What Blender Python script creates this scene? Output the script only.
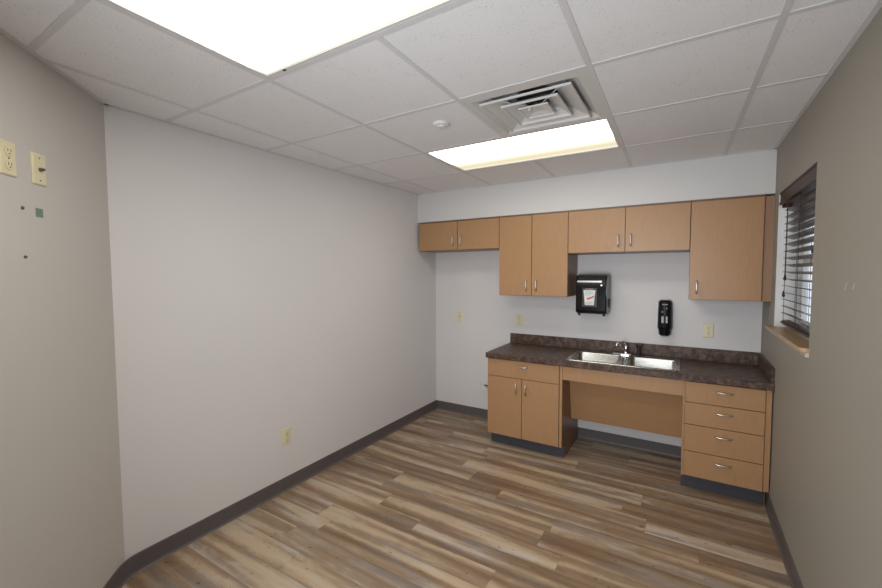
import bpy, bmesh, math, random
from mathutils import Vector, Matrix

for o in list(bpy.data.objects):
    bpy.data.objects.remove(o, do_unlink=True)
scene = bpy.context.scene
C = scene.collection
FT = 0.3048                      # every dimension below is in feet

# ---------------------------------------------------------------- camera
CAM = (8.16656, -12.95842, 5.25425)
RIGHT = Vector((0.8529801, 0.5219292, -0.0038480))
UP = Vector((-0.0240222, 0.0466215, 0.9986237))
FWD = Vector((-0.5213903, 0.8517137, -0.0523052))
cam_data = bpy.data.cameras.new('camera')
cam = bpy.data.objects.new('camera', cam_data)
C.objects.link(cam)
cam_data.sensor_width = 36.0
cam_data.lens = 400.24 / 882.0 * 36.0
cam_data.clip_start = 0.02
m = Matrix((RIGHT, UP, -FWD)).transposed().to_4x4()
m.translation = Vector(CAM) * FT
cam.matrix_world = m
scene.camera = cam

# ---------------------------------------------------------------- world and exposure
scene.view_settings.view_transform = 'Standard'
scene.view_settings.look = 'None'
scene.view_settings.exposure = 0.0
scene.view_settings.gamma = 1.0
scene.view_settings.use_curve_mapping = False
world = bpy.data.worlds.new('overcast_sky')
scene.world = world
world.use_nodes = True
bg = world.node_tree.nodes['Background']
bg.inputs['Color'].default_value = (0.80, 0.88, 1.0, 1)
bg.inputs['Strength'].default_value = 1.3
LAMP = 8.9                       # radiance of the fluorescent lenses
# added fill light behind the camera, brightens the ceiling and cabinet fronts
fill_data = bpy.data.lights.new('fill_light', 'AREA')
fill_data.shape = 'RECTANGLE'
fill_data.size, fill_data.size_y = 3.0 * FT, 4.8 * FT
fill_data.energy = 24.0
fill_data.spread = math.radians(125)
fill_data.color = (0.90, 0.945, 1.0)
dl = bpy.data.objects.new('fill_light', fill_data)
C.objects.link(dl)
dl.location = (6.3 * FT, -14.25 * FT, 4.35 * FT)
dl.rotation_euler = (math.radians(96), 0, 0)     # faces +y, into the room

W, H = 9.8443, 8.0166            # room width, ceiling height
S = -1.1788                      # face of the soffit
YC = -10.13                      # corner where the wall turns 45 degrees
YF = -13.9                       # wall behind the photographer

# ---------------------------------------------------------------- material helpers
def new_mat(name):
    mt = bpy.data.materials.new(name)
    mt.use_nodes = True
    nt = mt.node_tree
    return mt, nt, nt.nodes['Principled BSDF']

def N(nt, kind, **kw):
    n = nt.nodes.new(kind)
    for k, v in kw.items():
        if k.startswith('_'):
            setattr(n, k[1:], v)
        else:
            n.inputs[k.replace('__', ' ')].default_value = v
    return n

def ramp(nt, stops, interp='LINEAR'):
    n = nt.nodes.new('ShaderNodeValToRGB')
    cr = n.color_ramp
    cr.interpolation = interp
    while len(cr.elements) < len(stops):
        cr.elements.new(0.5)
    for e, (p, c) in zip(cr.elements, stops):
        e.position = p
        e.color = (*c, 1) if len(c) == 3 else c
    return n

def coords(nt, scale=(1, 1, 1)):
    tc = nt.nodes.new('ShaderNodeTexCoord')
    mp = nt.nodes.new('ShaderNodeMapping')
    mp.inputs['Scale'].default_value = scale
    nt.links.new(tc.outputs['Object'], mp.inputs['Vector'])
    return mp.outputs['Vector']

def add_bump(nt, b, height, strength, dist=0.002):
    bp = N(nt, 'ShaderNodeBump', Strength=strength, Distance=dist)
    nt.links.new(height, bp.inputs['Height'])
    nt.links.new(bp.outputs['Normal'], b.inputs['Normal'])

def flat(name, col, rough=0.5, metal=0.0, spec=0.5, noise=0.0, nscale=30):
    mt, nt, b = new_mat(name)
    b.inputs['Roughness'].default_value = rough
    b.inputs['Metallic'].default_value = metal
    b.inputs['Specular IOR Level'].default_value = spec
    v = coords(nt)
    n = N(nt, 'ShaderNodeTexNoise', Scale=nscale, Detail=3.0)
    nt.links.new(v, n.inputs['Vector'])
    r = ramp(nt, [(0.3, tuple(c * (1 - noise) for c in col)), (0.7, tuple(min(1, c * (1 + noise)) for c in col))])
    nt.links.new(n.outputs['Fac'], r.inputs['Fac'])
    nt.links.new(r.outputs['Color'], b.inputs['Base Color'])
    return mt

def paint(name, col):
    mt, nt, b = new_mat(name)
    b.inputs['Roughness'].default_value = 0.55
    b.inputs['Specular IOR Level'].default_value = 0.3
    v = coords(nt)
    n = N(nt, 'ShaderNodeTexNoise', Scale=1.3, Detail=2.0)
    nt.links.new(v, n.inputs['Vector'])
    r = ramp(nt, [(0.3, tuple(c * 0.985 for c in col)), (0.7, tuple(c * 1.015 for c in col))])
    nt.links.new(n.outputs['Fac'], r.inputs['Fac'])
    nt.links.new(r.outputs['Color'], b.inputs['Base Color'])
    n2 = N(nt, 'ShaderNodeTexNoise', Scale=190.0, Detail=3.0)
    nt.links.new(v, n2.inputs['Vector'])
    add_bump(nt, b, n2.outputs['Fac'], 0.12, 0.001)
    return mt

def laminate(name, col):
    mt, nt, b = new_mat(name)
    b.inputs['Roughness'].default_value = 0.36
    b.inputs['Specular IOR Level'].default_value = 0.45
    v = coords(nt, (190, 190, 9))
    n = N(nt, 'ShaderNodeTexNoise', Scale=1.0, Detail=4.0, Roughness=0.6)
    nt.links.new(v, n.inputs['Vector'])
    r = ramp(nt, [(0.25, tuple(c * 0.90 for c in col)), (0.75, tuple(c * 1.08 for c in col))])
    nt.links.new(n.outputs['Fac'], r.inputs['Fac'])
    nt.links.new(r.outputs['Color'], b.inputs['Base Color'])
    return mt

def countertop_mat():
    mt, nt, b = new_mat('brown_stone_laminate')
    b.inputs['Roughness'].default_value = 0.42
    b.inputs['Specular IOR Level'].default_value = 0.3
    v = coords(nt)
    n = N(nt, 'ShaderNodeTexNoise', Scale=26.0, Detail=8.0, Roughness=0.65, Distortion=0.6)
    nt.links.new(v, n.inputs['Vector'])
    r = ramp(nt, [(0.32, (0.030, 0.019, 0.014)), (0.48, (0.075, 0.046, 0.034)),
                  (0.58, (0.13, 0.083, 0.062)), (0.75, (0.19, 0.13, 0.10))])
    nt.links.new(n.outputs['Fac'], r.inputs['Fac'])
    nt.links.new(r.outputs['Color'], b.inputs['Base Color'])
    return mt

def tile_mat():
    mt, nt, b = new_mat('mineral_fibre_tile')
    b.inputs['Roughness'].default_value = 0.9
    b.inputs['Specular IOR Level'].default_value = 0.1
    v = coords(nt)
    n = N(nt, 'ShaderNodeTexNoise', Scale=130.0, Detail=2.0, Roughness=0.5)
    nt.links.new(v, n.inputs['Vector'])
    big = N(nt, 'ShaderNodeTexNoise', Scale=14.0, Detail=2.0)
    nt.links.new(v, big.inputs['Vector'])
    mr = N(nt, 'ShaderNodeMath', _operation='MULTIPLY_ADD')
    mr.inputs[1].default_value = 0.22
    nt.links.new(big.outputs['Fac'], mr.inputs[0])
    nt.links.new(n.outputs['Fac'], mr.inputs[2])
    r = ramp(nt, [(0.40, (0.56, 0.55, 0.55)), (0.46, (0.80, 0.795, 0.80)), (0.9, (0.84, 0.835, 0.84))])
    nt.links.new(mr.outputs[0], r.inputs['Fac'])
    nt.links.new(r.outputs['Color'], b.inputs['Base Color'])
    add_bump(nt, b, r.outputs['Color'], 0.35, 0.002)
    return mt

def floor_mat():
    """Vinyl planks 6 in by 4 ft running across the room, streaked lengthways in brown, tan and grey."""
    mt, nt, b = new_mat('vinyl_plank')
    L = nt.links.new
    tc = nt.nodes.new('ShaderNodeTexCoord')
    sc = N(nt, 'ShaderNodeVectorMath', _operation='SCALE')
    sc.inputs['Scale'].default_value = 1 / FT
    L(tc.outputs['Object'], sc.inputs[0])
    sep = nt.nodes.new('ShaderNodeSeparateXYZ'); L(sc.outputs[0], sep.inputs[0])
    def M(op, a, bb=None, c=None):
        n = N(nt, 'ShaderNodeMath', _operation=op)
        for i, x in enumerate((a, bb, c)):
            if x is None: continue
            if isinstance(x, (int, float)): n.inputs[i].default_value = x
            else: L(x, n.inputs[i])
        return n.outputs[0]
    x, y = sep.outputs['X'], sep.outputs['Y']
    yy = M('DIVIDE', M('ADD', y, 3.15 + 20), 0.5)
    row = M('FLOOR', yy)
    fy = M('FRACT', yy)
    wn = N(nt, 'ShaderNodeTexWhiteNoise', _noise_dimensions='1D'); L(row, wn.inputs['W'])
    xx = M('DIVIDE', M('ADD', x, M('MULTIPLY', wn.outputs['Value'], 4.0)), 4.0)
    col = M('FLOOR', xx)
    fx = M('FRACT', xx)
    cid = nt.nodes.new('ShaderNodeCombineXYZ'); L(row, cid.inputs[0]); L(col, cid.inputs[1])
    wn2 = N(nt, 'ShaderNodeTexWhiteNoise', _noise_dimensions='2D'); L(cid.outputs[0], wn2.inputs['Vector'])
    # streak coordinates, shifted for each plank
    off = N(nt, 'ShaderNodeVectorMath', _operation='SCALE'); off.inputs['Scale'].default_value = 37.0
    L(wn2.outputs['Color'], off.inputs[0])
    base = nt.nodes.new('ShaderNodeCombineXYZ'); L(x, base.inputs[0]); L(y, base.inputs[1])
    add = N(nt, 'ShaderNodeVectorMath', _operation='ADD'); L(base.outputs[0], add.inputs[0]); L(off.outputs[0], add.inputs[1])
    def noise(sx, sy, det, rough, dist=0.0):
        mp = nt.nodes.new('ShaderNodeMapping'); mp.inputs['Scale'].default_value = (sx, sy, 1)
        L(add.outputs[0], mp.inputs['Vector'])
        n = N(nt, 'ShaderNodeTexNoise', Scale=1.0, Detail=det, Roughness=rough, Distortion=dist)
        L(mp.outputs['Vector'], n.inputs['Vector'])
        return n.outputs['Fac']
    broad = noise(0.20, 3.7, 1.5, 0.45, 0.3)
    fine = noise(1.6, 34.0, 5.0, 0.65)
    blot = noise(2.2, 6.0, 3.0, 0.6, 0.8)
    t = M('MULTIPLY_ADD', broad, 1.55, -0.275)
    t = M('ADD', t, M('MULTIPLY_ADD', fine, 0.24, -0.12))
    t = M('ADD', t, M('MULTIPLY_ADD', blot, 0.36, -0.18))
    t = M('ADD', t, M('MULTIPLY_ADD', wn2.outputs['Value'], 0.12, -0.06))
    r = ramp(nt, [(0.18, (0.190, 0.120, 0.072)), (0.38, (0.260, 0.172, 0.106)), (0.55, (0.325, 0.228, 0.145)),
                  (0.66, (0.450, 0.335, 0.220)), (0.82, (0.53, 0.41, 0.28))])
    L(t, r.inputs['Fac'])
    # greyed patches
    greyn = noise(0.5, 2.6, 2.0, 0.5, 0.5)
    gr = ramp(nt, [(0.50, (0, 0, 0)), (0.68, (1, 1, 1))]); L(greyn, gr.inputs['Fac'])
    hs = N(nt, 'ShaderNodeHueSaturation', Saturation=0.50, Value=1.02); L(r.outputs['Color'], hs.inputs['Color'])
    mx = N(nt, 'ShaderNodeMix', _data_type='RGBA')
    L(M('MULTIPLY', gr.outputs['Color'], 0.85), mx.inputs[0]); L(r.outputs['Color'], mx.inputs[6]); L(hs.outputs['Color'], mx.inputs[7])
    # knots and short dark checks
    kn = noise(7.0, 16.0, 2.0, 0.5)
    kr = ramp(nt, [(0.0, (0.35, 0.28, 0.22)), (0.25, (0.45, 0.38, 0.33)), (0.31, (1, 1, 1))]); L(kn, kr.inputs['Fac'])
    mk = N(nt, 'ShaderNodeMix', _data_type='RGBA', _blend_type='MULTIPLY'); mk.inputs[0].default_value = 1.0
    L(mx.outputs[2], mk.inputs[6]); L(kr.outputs['Color'], mk.inputs[7])
    # joints
    ey = M('MINIMUM', fy, M('SUBTRACT', 1.0, fy))
    ex = M('MULTIPLY', M('MINIMUM', fx, M('SUBTRACT', 1.0, fx)), 8.0)
    e = M('MINIMUM', ex, ey)
    jr = ramp(nt, [(0.0, (0.75, 0.7, 0.66)), (0.014, (1, 1, 1))]); L(e, jr.inputs['Fac'])
    mj = N(nt, 'ShaderNodeMix', _data_type='RGBA', _blend_type='MULTIPLY'); mj.inputs[0].default_value = 1.0
    L(mk.outputs[2], mj.inputs[6]); L(jr.outputs['Color'], mj.inputs[7])
    L(mj.outputs[2], b.inputs['Base Color'])
    b.inputs['Roughness'].default_value = 0.42
    b.inputs['Specular IOR Level'].default_value = 0.4
    add_bump(nt, b, fine, 0.12, 0.001)
    return mt

def lens_mat(name, stops):
    """Prismatic acrylic lens over two tubes: brightest over the tubes, warm and dimmer along its long edges."""
    mt, nt, b = new_mat(name)
    nt.nodes.remove(b)
    L = nt.links.new
    tc = nt.nodes.new('ShaderNodeTexCoord')
    sep = nt.nodes.new('ShaderNodeSeparateXYZ'); L(tc.outputs['Generated'], sep.inputs[0])
    r = ramp(nt, stops)
    L(sep.outputs['Y'], r.inputs['Fac'])
    em = N(nt, 'ShaderNodeEmission', Strength=LAMP)
    L(r.outputs['Color'], em.inputs['Color'])
    L(em.outputs[0], nt.nodes['Material Output'].inputs['Surface'])
    return mt
FULL = (1, 0.955, 0.875)
LENS_FAR = [(0.0, (0.50, 0.46, 0.38)), (0.12, FULL), (0.52, FULL), (0.66, (0.24, 0.215, 0.17)),
            (0.75, (0.125, 0.115, 0.088)), (0.86, (0.098, 0.087, 0.060)), (0.94, (0.102, 0.091, 0.064)), (1.0, (0.125, 0.115, 0.095))]
LENS_NEAR = [(0.0, (0.50, 0.46, 0.38)), (0.10, FULL), (0.84, FULL), (0.93, (0.20, 0.185, 0.155)), (1.0, (0.125, 0.117, 0.094))]

def steel_mat(name, rough, col=(0.62, 0.61, 0.58)):
    mt, nt, b = new_mat(name)
    b.inputs['Metallic'].default_value = 1.0
    v = coords(nt, (8, 300, 300))
    n = N(nt, 'ShaderNodeTexNoise', Scale=1.0, Detail=3.0)
    nt.links.new(v, n.inputs['Vector'])
    r = ramp(nt, [(0.2, (rough * 0.8,) * 3), (0.8, (rough * 1.25,) * 3)])
    nt.links.new(n.outputs['Fac'], r.inputs['Fac'])
    nt.links.new(r.outputs['Color'], b.inputs['Roughness'])
    b.inputs['Base Color'].default_value = (*col, 1)
    return mt

MAT = dict(
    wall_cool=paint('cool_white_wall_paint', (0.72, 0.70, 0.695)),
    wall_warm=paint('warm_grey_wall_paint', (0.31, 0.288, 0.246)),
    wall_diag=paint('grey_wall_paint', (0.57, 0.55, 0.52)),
    soffit=paint('white_soffit_paint', (0.68, 0.67, 0.66)),
    tile=tile_mat(),
    grid=flat('white_grid_metal', (0.66, 0.655, 0.66), 0.45),
    floor=floor_mat(),
    base=flat('charcoal_vinyl_base', (0.115, 0.099, 0.097), 0.5, noise=0.05),
    toe=flat('slate_vinyl_toe', (0.055, 0.058, 0.068), 0.5, noise=0.05),
    lam=laminate('maple_tan_laminate', (0.42, 0.24, 0.117)),
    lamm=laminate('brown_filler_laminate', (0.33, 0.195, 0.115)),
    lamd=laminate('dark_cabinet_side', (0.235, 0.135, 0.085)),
    edge=laminate('brown_edge_band', (0.20, 0.115, 0.065)),
    counter=countertop_mat(),
    steel=steel_mat('brushed_stainless', 0.22, (0.50, 0.49, 0.455)),
    chrome=flat('chrome', (0.75, 0.75, 0.76), 0.12, 1.0),
    nickel=flat('satin_nickel', (0.70, 0.68, 0.66), 0.30, 1.0),
    black=flat('black_gloss_plastic', (0.004, 0.004, 0.0045), 0.16, spec=0.28),
    blacks=flat('black_satin_plastic', (0.004, 0.004, 0.0045), 0.42, spec=0.3),
    blackm=flat('black_matt_plastic', (0.012, 0.012, 0.013), 0.5),
    smoke=flat('smoky_grey_plastic', (0.05, 0.05, 0.055), 0.2),
    grey=flat('grey_print', (0.42, 0.42, 0.43), 0.5),
    silver=flat('silver_trim', (0.62, 0.62, 0.60), 0.25, 0.7),
    paper=flat('label_paper', (0.78, 0.78, 0.76), 0.6),
    red=flat('red_print', (0.60, 0.10, 0.05), 0.6),
    green=flat('pale_green_print', (0.35, 0.50, 0.35), 0.6),
    ivory=flat('ivory_plastic', (0.74, 0.68, 0.46), 0.35),
    ivoryd=flat('ivory_recess', (0.40, 0.35, 0.22), 0.5),
    slot=flat('dark_slot', (0.03, 0.027, 0.022), 0.6),
    whitep=flat('white_plastic', (0.74, 0.73, 0.71), 0.4),
    whitem=flat('white_enamel_metal', (0.66, 0.65, 0.63), 0.4),
    duct=flat('dark_duct', (0.05, 0.05, 0.055), 0.7),
    foil=flat('galvanised_duct', (0.70, 0.74, 0.82), 0.40, 0.2),
    lens_far=lens_mat('lit_lens_far', LENS_FAR),
    lens_near=lens_mat('lit_lens_near', LENS_NEAR),
    wood=flat('tan_varnished_sill', (0.42, 0.28, 0.16), 0.35, noise=0.12, nscale=18),
    mahogany=flat('mahogany_slat', (0.055, 0.026, 0.020), 0.30, noise=0.2),
    mahogl=flat('mahogany_valance', (0.038, 0.017, 0.012), 0.4, spec=0.25, noise=0.2),
    cord=flat('brown_cord', (0.07, 0.045, 0.035), 0.8),
    trimw=paint('white_window_trim', (0.74, 0.73, 0.70)),
    jamb=paint('white_jamb_paint', (0.74, 0.73, 0.71)),
    patch=flat('green_tape_scrap', (0.17, 0.24, 0.20), 0.7),
    scuff=flat('pale_scuff', (0.52, 0.50, 0.45), 0.7),
    metal=flat('dull_screw_metal', (0.16, 0.16, 0.17), 0.4, 0.6),
)
mt, nt, b = new_mat('window_glass')
b.inputs['Base Color'].default_value = (1, 1, 1, 1)
b.inputs['Roughness'].default_value = 0.0
b.inputs['Transmission Weight'].default_value = 1.0
b.inputs['IOR'].default_value = 1.1
MAT['glass'] = mt

# ---------------------------------------------------------------- mesh helpers (feet)
def box(bm, x0, x1, y0, y1, z0, z1, bev=0.0, seg=2):
    r = bmesh.ops.create_cube(bm, size=1.0)
    vs = r['verts']
    for v in vs:
        v.co = Vector(((x0 + x1) / 2 + v.co.x * (x1 - x0), (y0 + y1) / 2 + v.co.y * (y1 - y0), (z0 + z1) / 2 + v.co.z * (z1 - z0)))
    if bev:
        es = list({e for v in vs for e in v.link_edges})
        bmesh.ops.bevel(bm, geom=es, offset=bev, segments=seg, affect='EDGES', clamp_overlap=True)

def loft(bm, loops, cap0=False, cap1=False, cyc=False):
    rings = [[bm.verts.new(p) for p in lp] for lp in loops]
    n = len(rings[0])
    pairs = list(zip(rings, rings[1:]))
    if cyc:
        pairs.append((rings[-1], rings[0]))
    for a, b in pairs:
        for i in range(n):
            j = (i + 1) % n
            bm.faces.new((a[i], a[j], b[j], b[i]))
    if cap0: bm.faces.new(list(reversed(rings[0])))
    if cap1: bm.faces.new(rings[-1])

def tube(bm, pts, r, seg=10, cap=True):
    pts = [Vector(p) for p in pts]
    loops, prev = [], None
    for i, p in enumerate(pts):
        t = (pts[min(i + 1, len(pts) - 1)] - pts[max(i - 1, 0)]).normalized()
        if prev is None:
            a = Vector((0, 0, 1)) if abs(t.z) < 0.9 else Vector((1, 0, 0))
            u = t.cross(a).normalized()
        else:
            u = (prev - t * prev.dot(t)).normalized()
        prev = u
        v = t.cross(u)
        rr = r[i] if isinstance(r, (list, tuple)) else r
        loops.append([p + rr * (math.cos(2 * math.pi * k / seg) * u + math.sin(2 * math.pi * k / seg) * v) for k in range(seg)])
    loft(bm, loops, cap, cap)

def lathe(bm, prof, c, seg=24, axis='Z', cap0=True, cap1=True):
    loops = []
    for r, h in prof:
        lp = []
        for k in range(seg):
            a = 2 * math.pi * k / seg
            q = (r * math.cos(a), r * math.sin(a), h)
            if axis == 'Y': q = (q[0], h, q[1])
            if axis == 'X': q = (h, q[0], q[1])
            lp.append((c[0] + q[0], c[1] + q[1], c[2] + q[2]))
        loops.append(lp)
    loft(bm, loops, cap0, cap1)

def rrect(x0, x1, y0, y1, z, r, n=5):
    out = []
    for cx, cy, a0 in ((x1 - r, y1 - r, 0), (x0 + r, y1 - r, 90), (x0 + r, y0 + r, 180), (x1 - r, y0 + r, 270)):
        for k in range(n):
            a = math.radians(a0 + 90 * k / (n - 1))
            out.append((cx + r * math.cos(a), cy + r * math.sin(a), z))
    return out

def rect(x0, x1, y0, y1, z):
    return [(x0, y0, z), (x1, y0, z), (x1, y1, z), (x0, y1, z)]

def prism(bm, poly, z0, z1):
    loft(bm, [[(x, y, z0) for x, y in poly], [(x, y, z1) for x, y in poly]], True, True)

def obj(name, bm, mat, parent=None, smooth=False, origin=None):
    bmesh.ops.recalc_face_normals(bm, faces=bm.faces)
    L = Vector(origin) if origin is not None else (Vector(parent['_root']) if parent is not None and '_root' in parent else Vector((0, 0, 0)))
    for v in bm.verts:
        v.co = (v.co - L) * FT
    me = bpy.data.meshes.new(name)
    bm.to_mesh(me); bm.free()
    me.materials.append(MAT[mat])
    o = bpy.data.objects.new(name, me)
    C.objects.link(o)
    if parent is not None:
        o.parent = parent
        if '_root' in parent: o['_root'] = list(parent['_root'])
    elif origin is not None:
        o.location = L * FT
    if smooth:
        for p in me.polygons: p.use_smooth = True
        md = o.modifiers.new('edges', 'EDGE_SPLIT'); md.split_angle = math.radians(38)
    return o

def thing(name, label, cat, loc, group=None):
    o = bpy.data.objects.new(name, None)
    C.objects.link(o)
    o.empty_display_size = 0.05
    o.location = Vector(loc) * FT
    o['label'] = label; o['category'] = cat
    if group: o['group'] = group
    o['_root'] = [float(c) for c in loc]
    return o

def tag(o, label, cat, group=None):
    o['label'] = label; o['category'] = cat
    if group: o['group'] = group
    return o

def struct(name, bm, mat, parent=None):
    o = obj(name, bm, mat, parent)
    if parent is None: o['kind'] = 'structure'
    return o

def B(*boxes, bev=0.0):
    bm = bmesh.new()
    for b_ in boxes: box(bm, *b_, bev=bev)
    return bm

def copy_tree(o, parent=None):
    c = o.copy(); C.objects.link(c)
    if parent is not None: c.parent = parent
    for ch in list(o.children): copy_tree(ch, c)
    return c

# ---------------------------------------------------------------- room shell
T = 0.4
struct('floor', B((-T, W + T, YF - T, T, -0.3, 0)), 'floor')
struct('wall_back', B((-T, W, 0, T, 0, H + 0.6)), 'wall_cool')
struct('wall_left', B((-T, 0, YC, 0, 0, H + 0.6)), 'wall_cool')
DX = YC - YF
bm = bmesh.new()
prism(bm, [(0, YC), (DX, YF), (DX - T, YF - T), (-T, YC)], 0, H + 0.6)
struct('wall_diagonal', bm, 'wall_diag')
struct('wall_front', B((DX, 4.8, YF - T, YF, 0, H + 0.6), (7.8, W, YF - T, YF, 0, H + 0.6), (4.8, 7.8, YF - T, YF, 6.8, H + 0.6)), 'wall_warm')  # unseen wall; its opening is added to let the fill light in
WY0, WY1, WZ0, WZ1 = -4.60, -1.62, 3.97, 6.97
bm = bmesh.new()
def yz(y0, y1, z0, z1, x): return [(x, y0, z0), (x, y1, z0), (x, y1, z1), (x, y0, z1)]
loft(bm, [yz(YF, T, 0, H + 0.6, W), yz(WY0, WY1, WZ0, WZ1, W), yz(WY0, WY1, WZ0, WZ1, W + 0.55), yz(YF, T, 0, H + 0.6, W + 0.55)], cyc=True)
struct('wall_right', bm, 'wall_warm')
struct('trim_1', B((0, W, S, 0, 7.03, H + 0.3)), 'soffit')          # soffit above the cabinets

# ceiling grid positions, slightly skewed to the walls as in the room
def GX(i, y): return 0.87 + 2.012 * i - 0.020 * (y + 3.1)
GY = [-1.12, -3.15, -5.18, -7.20, -9.23, -11.26, -13.3, -15.3]
def cell(i0, i1, y0, y1, z, d=0.0):
    return [(GX(i0, y0) + d, y0 + d, z), (GX(i1, y0) - d, y0 + d, z), (GX(i1, y1) - d, y1 - d, z), (GX(i0, y1) + d, y1 - d, z)]
FIX = {(1, 1), (2, 1), (1, 4), (2, 4), (2, 2)}
rows = [(-3.15, S)] + [(GY[k + 1], GY[k]) for k in range(1, 6)]
bm = bmesh.new()
def clampx(pts): return [(min(max(p[0], -0.1), W + 0.1), max(p[1], YF - 0.1), p[2]) for p in pts]
for k, (y0, y1) in enumerate(rows):
    for i in range(-1, 5):
        if (i, k) in FIX: continue
        a, b_ = clampx(cell(i, i + 1, y0, y1, H + 0.009)), clampx(cell(i, i + 1, y0, y1, H + 0.09))
        loft(bm, [a, b_], True, True)
ceiling = struct('ceiling', bm, 'tile')
bm = bmesh.new()
hw = 0.039
def long_bar(i, a, c): prism(bm, [(GX(i, a) - hw, a), (GX(i, a) + hw, a), (GX(i, c) + hw, c), (GX(i, c) - hw, c)], H, H + 0.1)
for i in (0, 1, 3, 4):
    long_bar(i, YF, S)
for a, c in ((YF, GY[5]), (GY[4], GY[2]), (GY[1], S)):           # the middle bar stops at the two light fixtures
    long_bar(2, a, c)
for y in GY[1:6]:
    box(bm, -0.05, W + 0.05, y - hw, y + hw, H + 0.0004, H + 0.1)
box(bm, -0.01, 0.07, YC, S, H + 0.001, H + 0.1)
box(bm, W - 0.07, W + 0.01, YF, S, H + 0.001, H + 0.1)
box(bm, 0, W, S - 0.07, S + 0.01, H + 0.001, H + 0.1)
q = 0.07 * math.sqrt(2)
prism(bm, [(0, YC), (DX, YF), (DX + q, YF), (0, YC + q)], H + 0.001, H + 0.1)
struct('ceiling_grid', bm, 'grid', ceiling)

# baseboards with a rounded cove toe, swept along the wall
PROF = [(0.0, 0.333), (0.012, 0.333), (0.020, 0.32), (0.020, 0.06), (0.030, 0.025), (0.055, 0.0), (0.0, 0.0)]
def sweep(bm, path):
    loops = []
    for i, p in enumerate(path):
        p = Vector(p)
        a = Vector(path[max(i - 1, 0)]); c = Vector(path[min(i + 1, len(path) - 1)])
        t = (c - a).normalized()
        n = Vector((t.y, -t.x))
        loops.append([(p.x + n.x * d, p.y + n.y * d, z) for d, z in PROF])
    loft(bm, loops, True, True)
bm = bmesh.new()
p0, p1, p2 = Vector((0, YC + 0.26)), Vector((0, YC)), Vector((0.19, YC - 0.19))
arc = [tuple(p0 * (1 - t) ** 2 + 2 * t * (1 - t) * p1 + t * t * p2) for t in [k / 8 for k in range(9)]]
sweep(bm, list(reversed([(0, -0.021)] + arc + [(DX, YF)])))
# sweep normal faces the room when walking towards +y along the left wall
struct('baseboard_left', bm, 'base')
bm = bmesh.new()
sweep(bm, [(0, 0), (3.12, 0)]); sweep(bm, [(5.335, 0), (8.165, 0)])
struct('baseboard_back', bm, 'base')
bm = bmesh.new(); sweep(bm, [(W, -1.70), (W, YF)]); struct('baseboard_right', bm, 'base')

# ---------------------------------------------------------------- window
bm = bmesh.new()
loft(bm, [yz(WY0, WY1, WZ0 + .08, WZ1, W + .42), yz(WY0 + .14, WY1 - .14, WZ0 + .22, WZ1 - .14, W + .42),
          yz(WY0 + .14, WY1 - .14, WZ0 + .22, WZ1 - .14, W + .52), yz(WY0, WY1, WZ0 + .08, WZ1, W + .52)], cyc=True)
win = struct('window_1', bm, 'trimw')
struct('meeting_rail', B((W + .43, W + .51, WY0 + .14, WY1 - .14, 5.42, 5.54)), 'trimw', win)
struct('mullion', B((W + .44, W + .50, -3.16, -3.06, WZ0 + .22, WZ1 - .14)), 'trimw', win)
struct('pane', B((W + .465, W + .475, WY0 + .14, WY1 - .14, WZ0 + .22, WZ1 - .14)), 'glass', win)
# white jamb lining of the opening
bm = bmesh.new()
def U(d, x): return [(x, WY0 + d, WZ0 + .082), (x, WY0 + d, WZ1 - d), (x, WY1 - d, WZ1 - d), (x, WY1 - d, WZ0 + .082), (x, WY1 - .001, WZ0 + .082), (x, WY1 - .001, WZ1 - .001), (x, WY0 + .001, WZ1 - .001), (x, WY0 + .001, WZ0 + .082)]
loft(bm, [U(.008, W + .004), U(.008, W + .42)], True, True)
struct('jamb_lining', bm, 'jamb', win)
# sill with rounded horns, apron below
bm = bmesh.new()
xs, y0, y1 = W - 0.13, -4.66, -1.42
poly = [(W + .42, WY1), (W, WY1), (W, y1)] + [(W - .08 * 0 - 0.13 + .05 - .05 * math.sin(math.radians(a)), y1 - .05 + .05 * math.cos(math.radians(a))) for a in (0, 30, 60, 90)]
poly += [(xs + .10 - .10 * math.cos(math.radians(a)), y0 + .10 - .10 * math.sin(math.radians(a))) for a in (0, 20, 40, 60, 80, 90)]
poly += [(W, y0), (W, WY0), (W + .42, WY0)]
inset = [(x + (.014 if x < W - .02 else 0), y) for x, y in poly]
loft(bm, [[(x, y, WZ0 + .003) for x, y in inset], [(x, y, WZ0 + .020) for x, y in poly], [(x, y, WZ0 + .062) for x, y in poly], [(x, y, WZ0 + .08) for x, y in inset]])
for zz in (WZ0 + .003, WZ0 + .08):                  # close top and bottom as two convex faces
    bm.faces.new([bm.verts.new((x, y, zz)) for x, y in inset[2:-2]])
    bm.faces.new([bm.verts.new((x, y, zz)) for x, y in (inset[0], inset[1], inset[-2], inset[-1])])
bmesh.ops.remove_doubles(bm, verts=bm.verts, dist=1e-5)
struct('window_sill', bm, 'wood', win)
bm = B((W - .045, W, -4.62, -1.46, 3.90, WZ0 + .003))
struct('sill_apron', bm, 'wall_diag', win)

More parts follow.
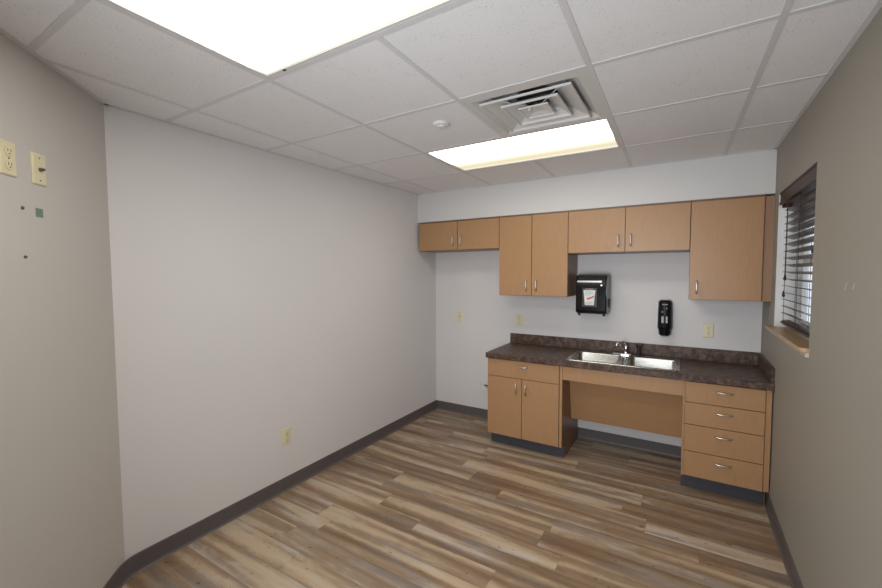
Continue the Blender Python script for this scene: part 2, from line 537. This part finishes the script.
# blind
bl = thing('window_blind', 'dark brown wooden slat blind with open slats hanging inside the window recess', 'blind', (W + .15, -3.1, 4.1))
bm = bmesh.new()
vy0, vy1 = WY0 + .02, WY1 - .03
vp = [(.0, 6.96), (.0, 6.93), (.018, 6.90), (.018, 6.76), (.0, 6.74), (.0, 6.69), (.05, 6.69), (.05, 6.96)]
loft(bm, [[(W + .005 + a, vy0, z) for a, z in vp], [(W + .005 + a, vy1, z) for a, z in vp]], True, True)
obj('valance', bm, 'mahogl', bl)
for y in (vy0, vy1 - .05): obj('valance_return', B((W + .056, W + .28, y, y + .05, 6.63, 6.96)), 'mahogl', bl)
obj('headrail', B((W + .10, W + .27, vy0 + .06, vy1 - .06, 6.80, 6.95)), 'mahogany', bl)
bm = bmesh.new()
z = 6.70; k = 0
while z > 4.33:
    tilt = 0.022
    a = [(W + .10, z + tilt), (W + .145, z + .014), (W + .185, z + .008), (W + .225, z - .008), (W + .268, z - tilt)]
    lp = lambda y: [(x_, y, z_) for x_, z_ in a] + [(x_, y, z_ - .010) for x_, z_ in reversed(a)]
    loft(bm, [lp(vy0 + .03), lp(vy1 - .03)], True, True)
    z -= 0.1465; k += 1
obj('slats', bm, 'mahogany', bl)
bm = bmesh.new()
box(bm, W + .095, W + .275, vy0 + .03, vy1 - .03, 4.12, 4.215, bev=.03)
obj('bottom_rail', bm, 'mahogl', bl, smooth=True)
bm = bmesh.new()
for y in (-1.98, -3.1, -4.22):
    for x in (W + .094, W + .274):
        tube(bm, [(x, y, 6.9), (x, y, 4.16)], .005, 5)
obj('ladder_cords', bm, 'cord', bl)
for y, z in ((-2.14, 5.15), (-2.06, 4.80), (-4.27, 5.62)):
    cbm = bmesh.new(); tube(cbm, [(W + .078, y, 6.66), (W + .078, y, z + .04)], .005, 5)
    obj('pull_cord', cbm, 'cord', bl)
    tb = bmesh.new(); lathe(tb, [(.008, .06), (.012, .05), (.020, .0), (.028, -.04), (.022, -.07), (.006, -.08)], (W + .072, y, z), 12)
    obj('tassel', tb, 'mahogl', bl, smooth=True)

# ---------------------------------------------------------------- ceiling fixtures
def troffer(i0, i1, y0, y1, label, latch=False):
    cx = (GX(i0, y0) + GX(i1, y1)) / 2
    t = thing('ceiling_light', label, 'ceiling light', (cx, (y0 + y1) / 2, H), 'recessed fluorescent ceiling lights')
    d = .04
    bm = bmesh.new()
    loft(bm, [cell(i0, i1, y0, y1, H + .002, d), cell(i0, i1, y0, y1, H + .002, d + .045), cell(i0, i1, y0, y1, H + .03, d + .055), cell(i0, i1, y0, y1, H + .04, d)], cyc=True)
    obj('frame', bm, 'whitem', t)
    bm = bmesh.new()
    loft(bm, [cell(i0, i1, y0, y1, H + .018, d + .05), cell(i0, i1, y0, y1, H + .026, d + .05)], True, True)
    obj('lens', bm, 'lens_near' if latch else 'lens_far', t)
    bm = bmesh.new()
    loft(bm, [cell(i0, i1, y0, y1, H + .045, d), cell(i0, i1, y0, y1, H + .3, d + .1)], False, True)
    obj('housing', bm, 'whitem', t)
    if latch:
        for x in (GX(i0, y1) + .42, GX(i1, y1) - .42):
            obj('latch', B((x, x + .05, y1 - .085, y1 - .06, H - .012, H + .003)), 'slot', t)
    return t
troffer(1, 3, GY[2], GY[1], 'lit two by four fluorescent ceiling light beside the air diffuser, nearest the cabinets')
troffer(1, 3, GY[5], GY[4], 'large bright fluorescent ceiling light cut off by the top edge of the photo', True)

DFX = (GX(2, -6.19) + GX(3, -6.19)) / 2
df = thing('air_diffuser', 'square white louvred air diffuser in the ceiling grid next to the far light', 'vent', (DFX, -6.19, H))
y0, y1 = GY[3], GY[2]
DFX, DFY = 5.93, -6.13
def sq(h, z, cx=DFX, cy=DFY):
    return rect(cx - h, cx + h, cy - h, cy + h, z)
bm = bmesh.new()
loft(bm, [cell(2, 3, y0, y1, H + .004, .04), sq(.86, H + .004), sq(.84, H + .02), sq(.50, H + .26), sq(.50, H + .27), cell(2, 3, y0, y1, H + .10, .04)], cyc=False)
obj('frame', bm, 'whitem', df)
bm = bmesh.new()
circ = lambda r, z, n=32: [(DFX + r * math.cos(2 * math.pi * k / n + math.pi / 4 + 0.0), DFY + r * math.sin(2 * math.pi * k / n + math.pi / 4), z) for k in range(n)]
loft(bm, [circ(.36, H + .24), circ(.36, H + .95)], False, True)
obj('duct', bm, 'duct', df)
bm = bmesh.new()
n = 32
def sqn(h, z):
    out = []
    for k in range(n):
        a = 2 * math.pi * k / n + math.pi / 4
        s = h / max(abs(math.cos(a)), abs(math.sin(a)))
        out.append((DFX + s * math.cos(a), DFY + s * math.sin(a), z))
    return out
loft(bm, [sqn(.52, H + .262), circ(.36, H + .262), circ(.36, H + .28), sqn(.52, H + .28)], cyc=True)
obj('neck_plate', bm, 'foil', df)
for ho, hi in ((.74, .42), (.475, .20)):
    bm = bmesh.new()
    loft(bm, [sq(ho, H - .022), sq(ho, H + .012), sq(hi, H + .155), sq(hi - .012, H + .145), sq(ho - .045, H + .012), sq(ho - .022, H - .022)], cyc=True)
    obj('vane', bm, 'whitem', df)
bm = bmesh.new()
loft(bm, [sq(.10, H + .03), sq(.225, H - .005), sq(.225, H - .022), sq(.25, H - .022), sq(.25, H + .006), sq(.11, H + .05)], True, True)
lathe(bm, [(.018, -.03), (.026, -.02), (.026, .035)], (DFX - .09, DFY - .14, H), 12)
obj('centre_plate', bm, 'whitem', df)
bm = bmesh.new()
for a in (45, 135, 225, 315):
    c_, s_ = math.cos(math.radians(a)), math.sin(math.radians(a))
    tube(bm, [(DFX + c_ * .16, DFY + s_ * .16, H + .06), (DFX + c_ * .88, DFY + s_ * .88, H + .10)], .010, 6)
obj('brace', bm, 'foil', df)

sd = thing('smoke_detector', 'small round white detector on the ceiling tile left of the air diffuser', 'detector', (4.22, -6.48, H))
bm = bmesh.new(); lathe(bm, [(.15, .018), (.155, .0), (.15, -.035), (.12, -.045)], (4.22, -6.48, H), 32)
obj('base', bm, 'whitep', sd, smooth=True)
bm = bmesh.new(); lathe(bm, [(.085, -.045), (.085, -.058), (.07, -.066), (.02, -.070)], (4.22, -6.48, H), 32)
obj('sensor_cap', bm, 'whitep', sd, smooth=True)

# ---------------------------------------------------------------- bar pulls
def pull_mesh(name, vertical):
    bm = bmesh.new()
    h = .15
    prof = [(-h, 0), (-h, -.045), (-h * .88, -.072), (-h * .5, -.082), (0, -.085), (h * .5, -.082), (h * .88, -.072), (h, -.045), (h, 0)]
    pts = [((0, y, a) if vertical else (a, y, 0)) for a, y in prof]
    tube(bm, pts, .019, 8)
    bmesh.ops.recalc_face_normals(bm, faces=bm.faces)
    for v in bm.verts: v.co *= FT
    me = bpy.data.meshes.new(name); bm.to_mesh(me); bm.free()
    for p in me.polygons: p.use_smooth = True
    me.materials.append(MAT['nickel'])
    return me
PV, PH = pull_mesh('pull_upright', True), pull_mesh('pull_level', False)
def pull(parent, x, y, z, vertical=True):
    o = bpy.data.objects.new('handle', PV if vertical else PH)
    C.objects.link(o); o.parent = parent
    o.location = (Vector((x, y, z)) - Vector(parent['_root'])) * FT
    return o

# ---------------------------------------------------------------- wall cabinets
UB, UF = S, S - .068            # body front, door front
UT = 7.018
def wall_cabinet(x0, x1, zb, doors, label, filler=None):
    t = thing('wall_cabinet', label, 'cabinet', ((x0 + x1) / 2, 0, zb), 'wall cabinets under the soffit')
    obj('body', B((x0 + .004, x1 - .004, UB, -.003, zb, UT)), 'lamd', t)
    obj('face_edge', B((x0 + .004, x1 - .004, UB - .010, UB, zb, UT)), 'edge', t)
    for a, b_, hx, hz in doors:
        d = obj('door', B((a + .010, b_ - .010, UF, UB - .011, zb + .012, UT - .052), bev=.004), 'lam', t)
        pull(d, hx, UF, hz)
    if filler:
        obj('filler', B((filler[0], filler[1], UB - .03, UB + .05, zb + .012, UT - .052)), 'lam', t)
    return t
wall_cabinet(.095, 3.14, 6.02, [(.095, 1.64, 1.486, 6.335), (1.64, 3.14, 1.789, 6.34)], 'short tan two-door wall cabinet at the far left against the left wall')
wall_cabinet(3.14, 5.262, 4.55, [(3.14, 4.195, 4.04, 4.875), (4.195, 5.262, 4.348, 4.875)], 'tall tan two-door wall cabinet left of the paper towel dispenser')
wall_cabinet(5.262, 8.232, 5.80, [(5.262, 6.755, 6.592, 6.105), (6.755, 8.232, 6.895, 6.115)], 'short wide tan two-door wall cabinet above the paper towel and soap dispensers')
t = wall_cabinet(8.232, 9.675, 4.57, [(8.232, 9.665, 8.389, 4.885)], 'tall tan single-door wall cabinet at the right beside the window')
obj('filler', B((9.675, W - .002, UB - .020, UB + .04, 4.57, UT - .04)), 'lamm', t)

# ---------------------------------------------------------------- base cabinets
BB, BF = -1.90, -1.97
def drawer(t, x0, x1, z0, z1, hx, hz):
    d = obj('drawer', B((x0 + .008, x1 - .008, BF, BB - .011, z0 + .008, z1 - .008), bev=.004), 'lam', t)
    pull(d, hx, BF, hz, False)
bc = thing('base_cabinet', 'tan base cabinet with one drawer over two doors, under the left end of the counter', 'cabinet', (4.2, 0, 0), 'base cabinets under the counter')
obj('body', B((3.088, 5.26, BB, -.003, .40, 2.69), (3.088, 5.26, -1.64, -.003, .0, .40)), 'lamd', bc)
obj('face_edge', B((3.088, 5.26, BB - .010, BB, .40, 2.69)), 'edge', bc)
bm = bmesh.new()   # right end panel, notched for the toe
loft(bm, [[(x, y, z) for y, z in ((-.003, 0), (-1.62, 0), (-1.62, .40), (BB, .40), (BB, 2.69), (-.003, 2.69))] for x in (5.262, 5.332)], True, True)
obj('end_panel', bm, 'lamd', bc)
obj('stile', B((5.264, 5.332, BF, BB - .001, .40, 2.69)), 'lam', bc)
drawer(bc, 3.088, 5.25, 2.165, 2.685, 4.185, 2.525)
for a, b_, hx in ((3.088, 4.172, 4.012), (4.172, 5.25, 4.303)):
    d = obj('door', B((a + .008, b_ - .008, BF, BB - .011, .40, 2.160), bev=.004), 'lam', bc)
    pull(d, hx, BF, 1.875)
obj('toe_kick', B((3.088, 5.33, -1.665, -1.64, .002, .395)), 'toe', bc)

dc = thing('base_cabinet', 'tan base cabinet with four stacked drawers in the right corner below the window', 'cabinet', (9.0, 0, 0), 'base cabinets under the counter')
obj('body', B((8.17, 9.80, BB, -.003, .40, 2.69), (8.17, 9.80, -1.64, -.003, .0, .40)), 'lam', dc)
obj('face_edge', B((8.22, 9.71, BB - .010, BB, .40, 2.69)), 'edge', dc)
obj('stile', B((8.17, 8.212, BF, BB, .40, 2.69)), 'lam', dc)
obj('filler', B((9.72, W - .024, BF + .03, BB + .03, .42, 2.69)), 'lam', dc)
for z0, z1, hz in ((2.19, 2.685, 2.51), (1.66, 2.19, 2.015), (1.02, 1.66, 1.475), (.41, 1.02, .843)):
    drawer(dc, 8.212, 9.715, z0, z1, 8.978, hz)
obj('toe_kick', B((8.17, W - .06, -1.665, -1.64, .002, .395)), 'toe', dc)

tag(obj('sink_apron', B((5.335, 8.167, BF + .012, BF + .075, 2.315, 2.69)), 'lam'), 'long narrow tan panel under the counter edge in front of the sink', 'panel')
bm = bmesh.new()
loft(bm, [[(x, y, z) for y, z in ((-1.205, 2.30), (-.925, .915), (-.865, .915), (-1.145, 2.30))] for x in (5.336, 8.166)], True, True)
tag(obj('knee_panel', bm, 'lam'), 'wide slanted tan panel set back in the open knee space under the sink', 'panel')

# ---------------------------------------------------------------- countertop, sink, faucet
CT, CB, CF = 2.855, 2.70, -2.04
SX0, SX1, SY0, SY1 = 5.375, 8.095, -1.86, -.23
ct = thing('countertop', 'dark brown mottled laminate countertop with backsplash over the base cabinets', 'countertop', (6.5, 0, 2.7))
bm = bmesh.new()
cx1 = W - .002
o_, i_ = .0, .05
loft(bm, [rect(3.055, cx1, CF + .012, -.002, CT), rect(SX0 + i_, SX1 - i_, SY0 + i_, SY1 - i_, CT), rect(SX0 + i_, SX1 - i_, SY0 + i_, SY1 - i_, CB),
          rect(3.055, cx1, CF + .012, -.002, CB), rect(3.055, cx1, CF, -.002, CB + .012), rect(3.055, cx1, CF, -.002, CT - .012)], cyc=True)
obj('top', bm, 'counter', ct)
obj('backsplash', B((3.055, cx1, -.065, -.002, CT, 3.185), bev=.006), 'counter', ct)
obj('side_splash', B((cx1 - .063, cx1, CF + .04, -.066, CT, 3.185), bev=.006), 'counter', ct)

sk = thing('kitchen_sink', 'double-bowl stainless steel sink set in the brown countertop', 'sink', ((SX0 + SX1) / 2, -1.0, CT))
bm = bmesh.new()
R = lambda d, z, r: rrect(SX0 + d, SX1 - d, SY0 + d, SY1 - d, z, r)
BY0, BY1 = -1.755, -.56
bowls = [(SX0 + .11, 6.63), (6.90, SX1 - .11)]
# rim lip
loft(bm, [R(0, CT + .001, .12), R(.010, CT + .016, .11), R(.045, CT + .019, .09), R(.06, CT + .010, .08)])
# deck pieces between and around the bowls
def deck(x0, x1, y0, y1):
    box(bm, x0, x1, y0, y1, CT + .006, CT + .0145)
deck(SX0 + .045, SX1 - .045, BY1, SY1 - .045)
deck(SX0 + .045, SX1 - .045, SY0 + .045, BY0)
deck(SX0 + .045, bowls[0][0], BY0, BY1); deck(bowls[0][1], bowls[1][0], BY0, BY1); deck(bowls[1][1], SX1 - .045, BY0, BY1)
obj('rim', bm, 'steel', sk, smooth=True)
for a, b_ in bowls:
    bm = bmesh.new()
    rr = lambda d, z, r: rrect(a + d, b_ - d, BY0 + d, BY1 - d, z, r)
    loft(bm, [rr(-.012, CT + .0165, .09), rr(.0, CT + .0165, .08), rr(.012, CT - .01, .08), rr(.03, CT - .44, .08), rr(.07, CT - .50, .06), rr(.40, CT - .515, .04)], False, True)
    obj('bowl', bm, 'steel', sk, smooth=True)
    bm = bmesh.new(); mx, my = (a + b_) / 2, (BY0 + BY1) / 2
    lathe(bm, [(.16, .0), (.15, .008), (.10, .0), (.04, .004)], (mx, my, CT - .513), 24)
    obj('drain', bm, 'chrome', sk, smooth=True)

fx, fy, fz = 6.73, -.36, CT + .0155
fc = thing('faucet', 'chrome single-lever faucet behind the sink bowls', 'faucet', (fx, fy, fz))
bm = bmesh.new()
ex0, ex1 = 6.36, 6.90
loft(bm, [rrect(ex0, ex1, fy - .09, fy + .09, fz, .08), rrect(ex0, ex1, fy - .09, fy + .09, fz + .02, .08), rrect(ex0 + .03, ex1 - .03, fy - .06, fy + .06, fz + .038, .055)], True, True)
obj('escutcheon', bm, 'chrome', fc, smooth=True)
bm = bmesh.new(); lathe(bm, [(.06, .038), (.052, .07), (.048, .20), (.042, .25), (.02, .27)], (fx, fy, fz), 20)
obj('valve_body', bm, 'chrome', fc, smooth=True)
bm = bmesh.new()
tube(bm, [(fx, fy - .02, fz + .11), (fx - .03, fy - .15, fz + .18), (fx - .09, fy - .42, fz + .32), (fx - .13, fy - .64, fz + .42), (fx - .145, fy - .72, fz + .43), (fx - .15, fy - .76, fz + .36)], [.036, .032, .027, .024, .026, .030], 12)
obj('spout', bm, 'chrome', fc, smooth=True)
bm = bmesh.new()
tube(bm, [(fx, fy, fz + .26), (fx - .03, fy - .02, fz + .34), (fx - .06, fy - .06, fz + .40)], [.022, .018, .015], 10)
lathe(bm, [(.015, .0), (.05, .012), (.053, .028), (.025, .04)], (fx - .06, fy - .06, fz + .385), 14)
obj('lever', bm, 'chrome', fc, smooth=True)

sx, sy = 7.07, -.40
sp = thing('side_sprayer', 'small black side sprayer standing at the back rim of the sink', 'sprayer', (sx, sy, fz))
bm = bmesh.new(); lathe(bm, [(.06, .0), (.06, .03), (.045, .06)], (sx, sy, fz), 16); obj('base', bm, 'blackm', sp, smooth=True)
bm = bmesh.new(); lathe(bm, [(.045, .06), (.042, .14), (.050, .22), (.052, .26), (.035, .285)], (sx, sy, fz), 16)
tube(bm, [(sx - .02, sy, fz + .23), (sx - .05, sy - .04, fz + .31), (sx - .07, sy - .06, fz + .335)], [.032, .032, .026], 10)
obj('spray_head', bm, 'blackm', sp, smooth=True)
bm = bmesh.new(); tube(bm, [(sx + .02, sy, fz + .23), (sx + .05, sy + .01, fz + .31), (sx + .075, sy + .01, fz + .345)], [.028, .028, .02], 10)
obj('trigger', bm, 'blackm', sp, smooth=True)

# ---------------------------------------------------------------- dispensers
px0, px1, pz0, pz1, pf = 5.375, 6.235, 4.03, 5.20, -.73
pt = thing('paper_towel_dispenser', 'black boxy paper towel dispenser on the back wall beside the tall cabinet', 'dispenser', (5.8, 0, pz0))
bm = bmesh.new()
prof = [(-.003, pz0 + .03), (-.50, pz0), (pf + .05, pz0 + .015), (pf, pz0 + .07), (pf, pz1 - .22), (pf + .05, pz1 - .06), (pf + .16, pz1), (-.003, pz1)]
loft(bm, [[(x, y, z) for y, z in prof] for x in (px0, px1)], True, True)
bmesh.ops.bevel(bm, geom=list(bm.edges), offset=.035, segments=3, affect='EDGES', clamp_overlap=True)
obj('housing', bm, 'black', pt, smooth=True)
obj('silver_band', B((px0 + .04, px1 - .13, pf - .012, pf + .03, pz1 - .235, pz1 - .185), bev=.008), 'silver', pt)
obj('window_surround', B((px0 + .19, px0 + .60, pf - .008, pf + .01, pz0 + .22, pz1 - .40), bev=.004), 'smoke', pt)
bm = bmesh.new()
lz0, lz1 = pz0 + .27, pz1 - .46
loft(bm, [[(px0 + .27, y, lz0), (px0 + .52, y, lz0), (px0 + .56, y, lz1), (px0 + .225, y, lz1)] for y in (pf - .009, pf - .014)], True, True)
lb = obj('label', bm, 'paper', pt)
bm = bmesh.new()
yl = pf - .0145
loft(bm, [[(px0 + .32, y, lz0 + .20), (px0 + .34, y, lz0 + .15), (px0 + .53, y, lz0 + .24), (px0 + .54, y, lz0 + .28)] for y in (yl, yl - .003)], True, True)
obj('red_mark', bm, 'red', lb)
bm = bmesh.new()
for k, w in enumerate((.18, .22, .14)):
    box(bm, px0 + .27, px0 + .27 + w, yl - .003, yl, lz1 - .06 - .045 * k, lz1 - .045 - .045 * k)
obj('green_text', bm, 'green', lb)
obj('grey_text', B((px0 + .29, px0 + .50, yl - .003, yl, lz0 + .065, lz0 + .08), (px0 + .29, px0 + .46, yl - .003, yl, lz0 + .035, lz0 + .045)), 'grey', lb)
obj('raised_lettering', B((px0 + .28, px0 + .50, pf - .012, pf - .007, pz1 - .438, pz1 - .42)), 'grey', pt)
bm = bmesh.new(); lathe(bm, [(.026, .0), (.026, -.015)], (px1 - .14, pf, pz1 - .32), 12, 'Y'); obj('lock', bm, 'silver', pt)
for x in (px0 + .09, px1 - .08):
    bm = bmesh.new(); lathe(bm, [(.035, -.05), (.04, .0), (.04, .04)], (x, pf + .10, pz0), 12); obj('foot', bm, 'blackm', pt)
bm = bmesh.new(); lathe(bm, [(.13, .0), (.13, .02), (.10, .035), (.03, .035)], (px1 - .01, -.30, pz0 + .32), 24, 'X'); obj('feed_knob', bm, 'blackm', pt, smooth=True)

sx0, sx1, sz0, sz1 = 7.505, 7.865, 3.47, 4.47
so = thing('soap_dispenser', 'narrow black soap dispenser on the back wall above the right sink bowl', 'dispenser', (7.72, 0, sz0))
bm = bmesh.new()
cx = (sx0 + sx1) / 2
def ring(z, hwid, dep):
    out = []
    for k in range(13):
        a = math.pi * k / 12
        out.append((cx - hwid * math.cos(a) if 0 < k < 12 else cx - hwid * math.cos(a), -.003 - dep * (math.sin(a) ** .5 if k not in (0, 12) else 0), z))
    return out
loft(bm, [ring(sz0 + .20, .185, .30), ring(sz0 + .28, .185, .33), ring(sz1 - .30, .178, .33), ring(sz1 - .05, .172, .31), ring(sz1, .13, .26)], True, True)
obj('housing', bm, 'blacks', so, smooth=True)
bm = bmesh.new()
loft(bm, [ring(sz0, .11, .24), ring(sz0 + .04, .15, .32), ring(sz0 + .20, .165, .36)], True, True)
obj('push_bar', bm, 'blacks', so, smooth=True)
obj('window', B((cx - .075, cx - .02, -.349, -.330, sz0 + .38, sz0 + .56), (cx + .03, cx + .075, -.349, -.330, sz0 + .38, sz0 + .56)), 'grey', so)
obj('lettering', B((cx - .06, cx - .03, -.345, -.325, sz1 - .125, sz1 - .095), (cx - .02, cx + .07, -.345, -.325, sz1 - .12, sz1 - .10)), 'grey', so)
obj('printed_symbols', B((cx - .075, cx - .045, -.349, -.33, sz1 - .33, sz1 - .30)), 'grey', so)
obj('printed_symbols', B((cx + .03, cx + .06, -.349, -.33, sz1 - .23, sz1 - .20)), 'grey', so)

# ---------------------------------------------------------------- wall plates
# built facing -y around the origin, then turned to their wall
def plate(kind, name, label, loc, rz, cat='outlet', group=None):
    t = bpy.data.objects.new(name, None); C.objects.link(t)
    t.empty_display_size = .02
    t['label'] = label; t['category'] = cat; t['_root'] = [0.0, 0.0, 0.0]
    if group: t['group'] = group
    bm = bmesh.new()
    loft(bm, [[(x, -.001, z) for x, z in ((-.122, -.195), (.122, -.195), (.122, .195), (-.122, .195))],
              [(x, -.012, z) for x, z in ((-.122, -.195), (.122, -.195), (.122, .195), (-.122, .195))],
              [(x, -.022, z) for x, z in ((-.100, -.175), (.100, -.175), (.100, .175), (-.100, .175))]], True, True)
    obj('plate', bm, 'ivory', t)
    def screw(z):
        b2 = bmesh.new(); lathe(b2, [(.012, -.020), (.010, -.026)], (0, 0, z), 10, 'Y'); obj('screw', b2, 'metal', t)
    if kind == 'duplex':
        for z in (-.078, .078):
            b2 = bmesh.new()
            lathe(b2, [(.058, -.015), (.058, -.030), (.052, -.033)], (0, 0, z), 20, 'Y')
            f = obj('receptacle', b2, 'ivory', t)
            obj('slots', B((-.026, -.018, -.0345, -.0325, z - .005, z + .028), (.018, .026, -.0345, -.0325, z - .002, z + .026), (-.008, .008, -.0345, -.0325, z - .034, z - .018)), 'slot', f)
        screw(0)
    elif kind == 'switch':
        obj('toggle_frame', B((-.025, .025, -.024, -.018, -.045, .045)), 'ivoryd', t)
        obj('toggle', B((-.014, .014, -.055, -.020, -.002, .030), bev=.004), 'ivory', t)
        screw(.12); screw(-.12)
    elif kind == 'jack':
        b2 = bmesh.new(); lathe(b2, [(.024, -.018), (.024, -.05), (.016, -.05), (.016, -.075), (.004, -.075)], (0, 0, 0), 12, 'Y'); obj('cable_jack', b2, 'metal', t)
        screw(.14); screw(-.14)
    t.location = Vector(loc) * FT
    t.rotation_euler = (0, 0, math.radians(rz))
    return t
plate('switch', 'wall_switch', 'ivory switch plate on the back wall left of the counter', (1.045, 0, 3.655), 0, 'switch')
plate('duplex', 'wall_outlet', 'ivory outlet above the left end of the backsplash', (3.362, 0, 3.65), 0)
plate('duplex', 'wall_outlet', 'ivory outlet on the back wall right of the soap dispenser', (8.715, 0, 3.675), 0)
plate('duplex', 'wall_outlet', 'ivory outlet low on the long left wall', (0, -6.82, 1.32), 90)
r2 = math.sqrt(.5)
def dg(s, z): return (s * r2, YC - s * r2, z)
# a wall facing (+1,+1) : turn -y to (+1,+1)/sqrt2
plate('duplex', 'wall_outlet', 'ivory outlet high on the near left wall, cut by the photo edge', dg(2.035, 6.60), 135)
plate('jack', 'cable_outlet', 'ivory cable jack plate high on the near left wall', dg(1.548, 6.59), 135, 'outlet')

def on_diag(name, bm, mat, label, cat, s, z, group=None):
    o = obj(name, bm, mat)
    o.location = Vector(dg(s, z)) * FT; o.rotation_euler = (0, 0, math.radians(135))
    return tag(o, label, cat, group)
def anchor(): 
    bm = bmesh.new(); lathe(bm, [(.019, -.001), (.021, -.010), (.010, -.012), (.008, -.024), (.003, -.024)], (0, 0, 0), 12, 'Y'); return bm
on_diag('wall_anchor', anchor(), 'metal', 'small dark screw anchor left of the green scrap on the near left wall', 'screw', 1.845, 6.06)
on_diag('wall_anchor', anchor(), 'metal', 'small dark screw anchor lowest on the near left wall', 'screw', 1.842, 5.47)
on_diag('tape_scrap', B((-.06, .06, -.006, -.001, -.055, .055)), 'patch', 'small green square scrap on the near left wall below the cable jack', 'scrap', 1.565, 6.04)

# appliance water box behind the left base cabinet
wb = thing('water_supply_box', 'white recessed water supply box low on back wall by the base cabinet', 'valve box', (2.15, 0, 1.2))
bm = bmesh.new()
bx = lambda d, y: [(1.88 + d, y, 1.04 + d), (2.42 - d, y, 1.04 + d), (2.42 - d, y, 1.38 - d), (1.88 + d, y, 1.38 - d)]
loft(bm, [bx(0, -.002), bx(0, -.025), bx(.035, -.028), bx(.04, -.008)], False, True)
obj('box', bm, 'whitep', wb)
bm = bmesh.new(); lathe(bm, [(.022, -.008), (.022, -.10), (.03, -.10), (.03, -.14)], (2.20, 0, 1.20), 12, 'Y')
obj('valve', bm, 'chrome', wb)
obj('valve_handle', B((2.10, 2.26, -.16, -.13, 1.235, 1.275), bev=.008), 'slot', wb)
bm = bmesh.new(); tube(bm, [(2.20, -.11, 1.19), (2.21, -.13, 1.12), (2.24, -.12, 1.06)], .02, 8)
obj('supply_tube', bm, 'whitep', wb)

# pale scuffs on the right wall
for (y, z, l, lab) in ((-6.17, 5.08, .05, 'lower'), (-6.44, 5.08, .035, 'upper')):
    bm = bmesh.new()
    loft(bm, [[(x, y + l, z - l), (x, y + l - .014, z - l - .008), (x, y - l, z + l - .008), (x, y - l + .014, z + l)] for x in (W - .001, W - .003)], True, True)
    o = obj('wall_scuff', bm, 'scuff'); tag(o, 'short pale scuff on the right wall, ' + ('nearer the window' if lab == 'lower' else 'farther from the window'), 'scuff', 'scuffs on the right wall')

for o in bpy.data.objects:
    if '_root' in o: del o['_root']
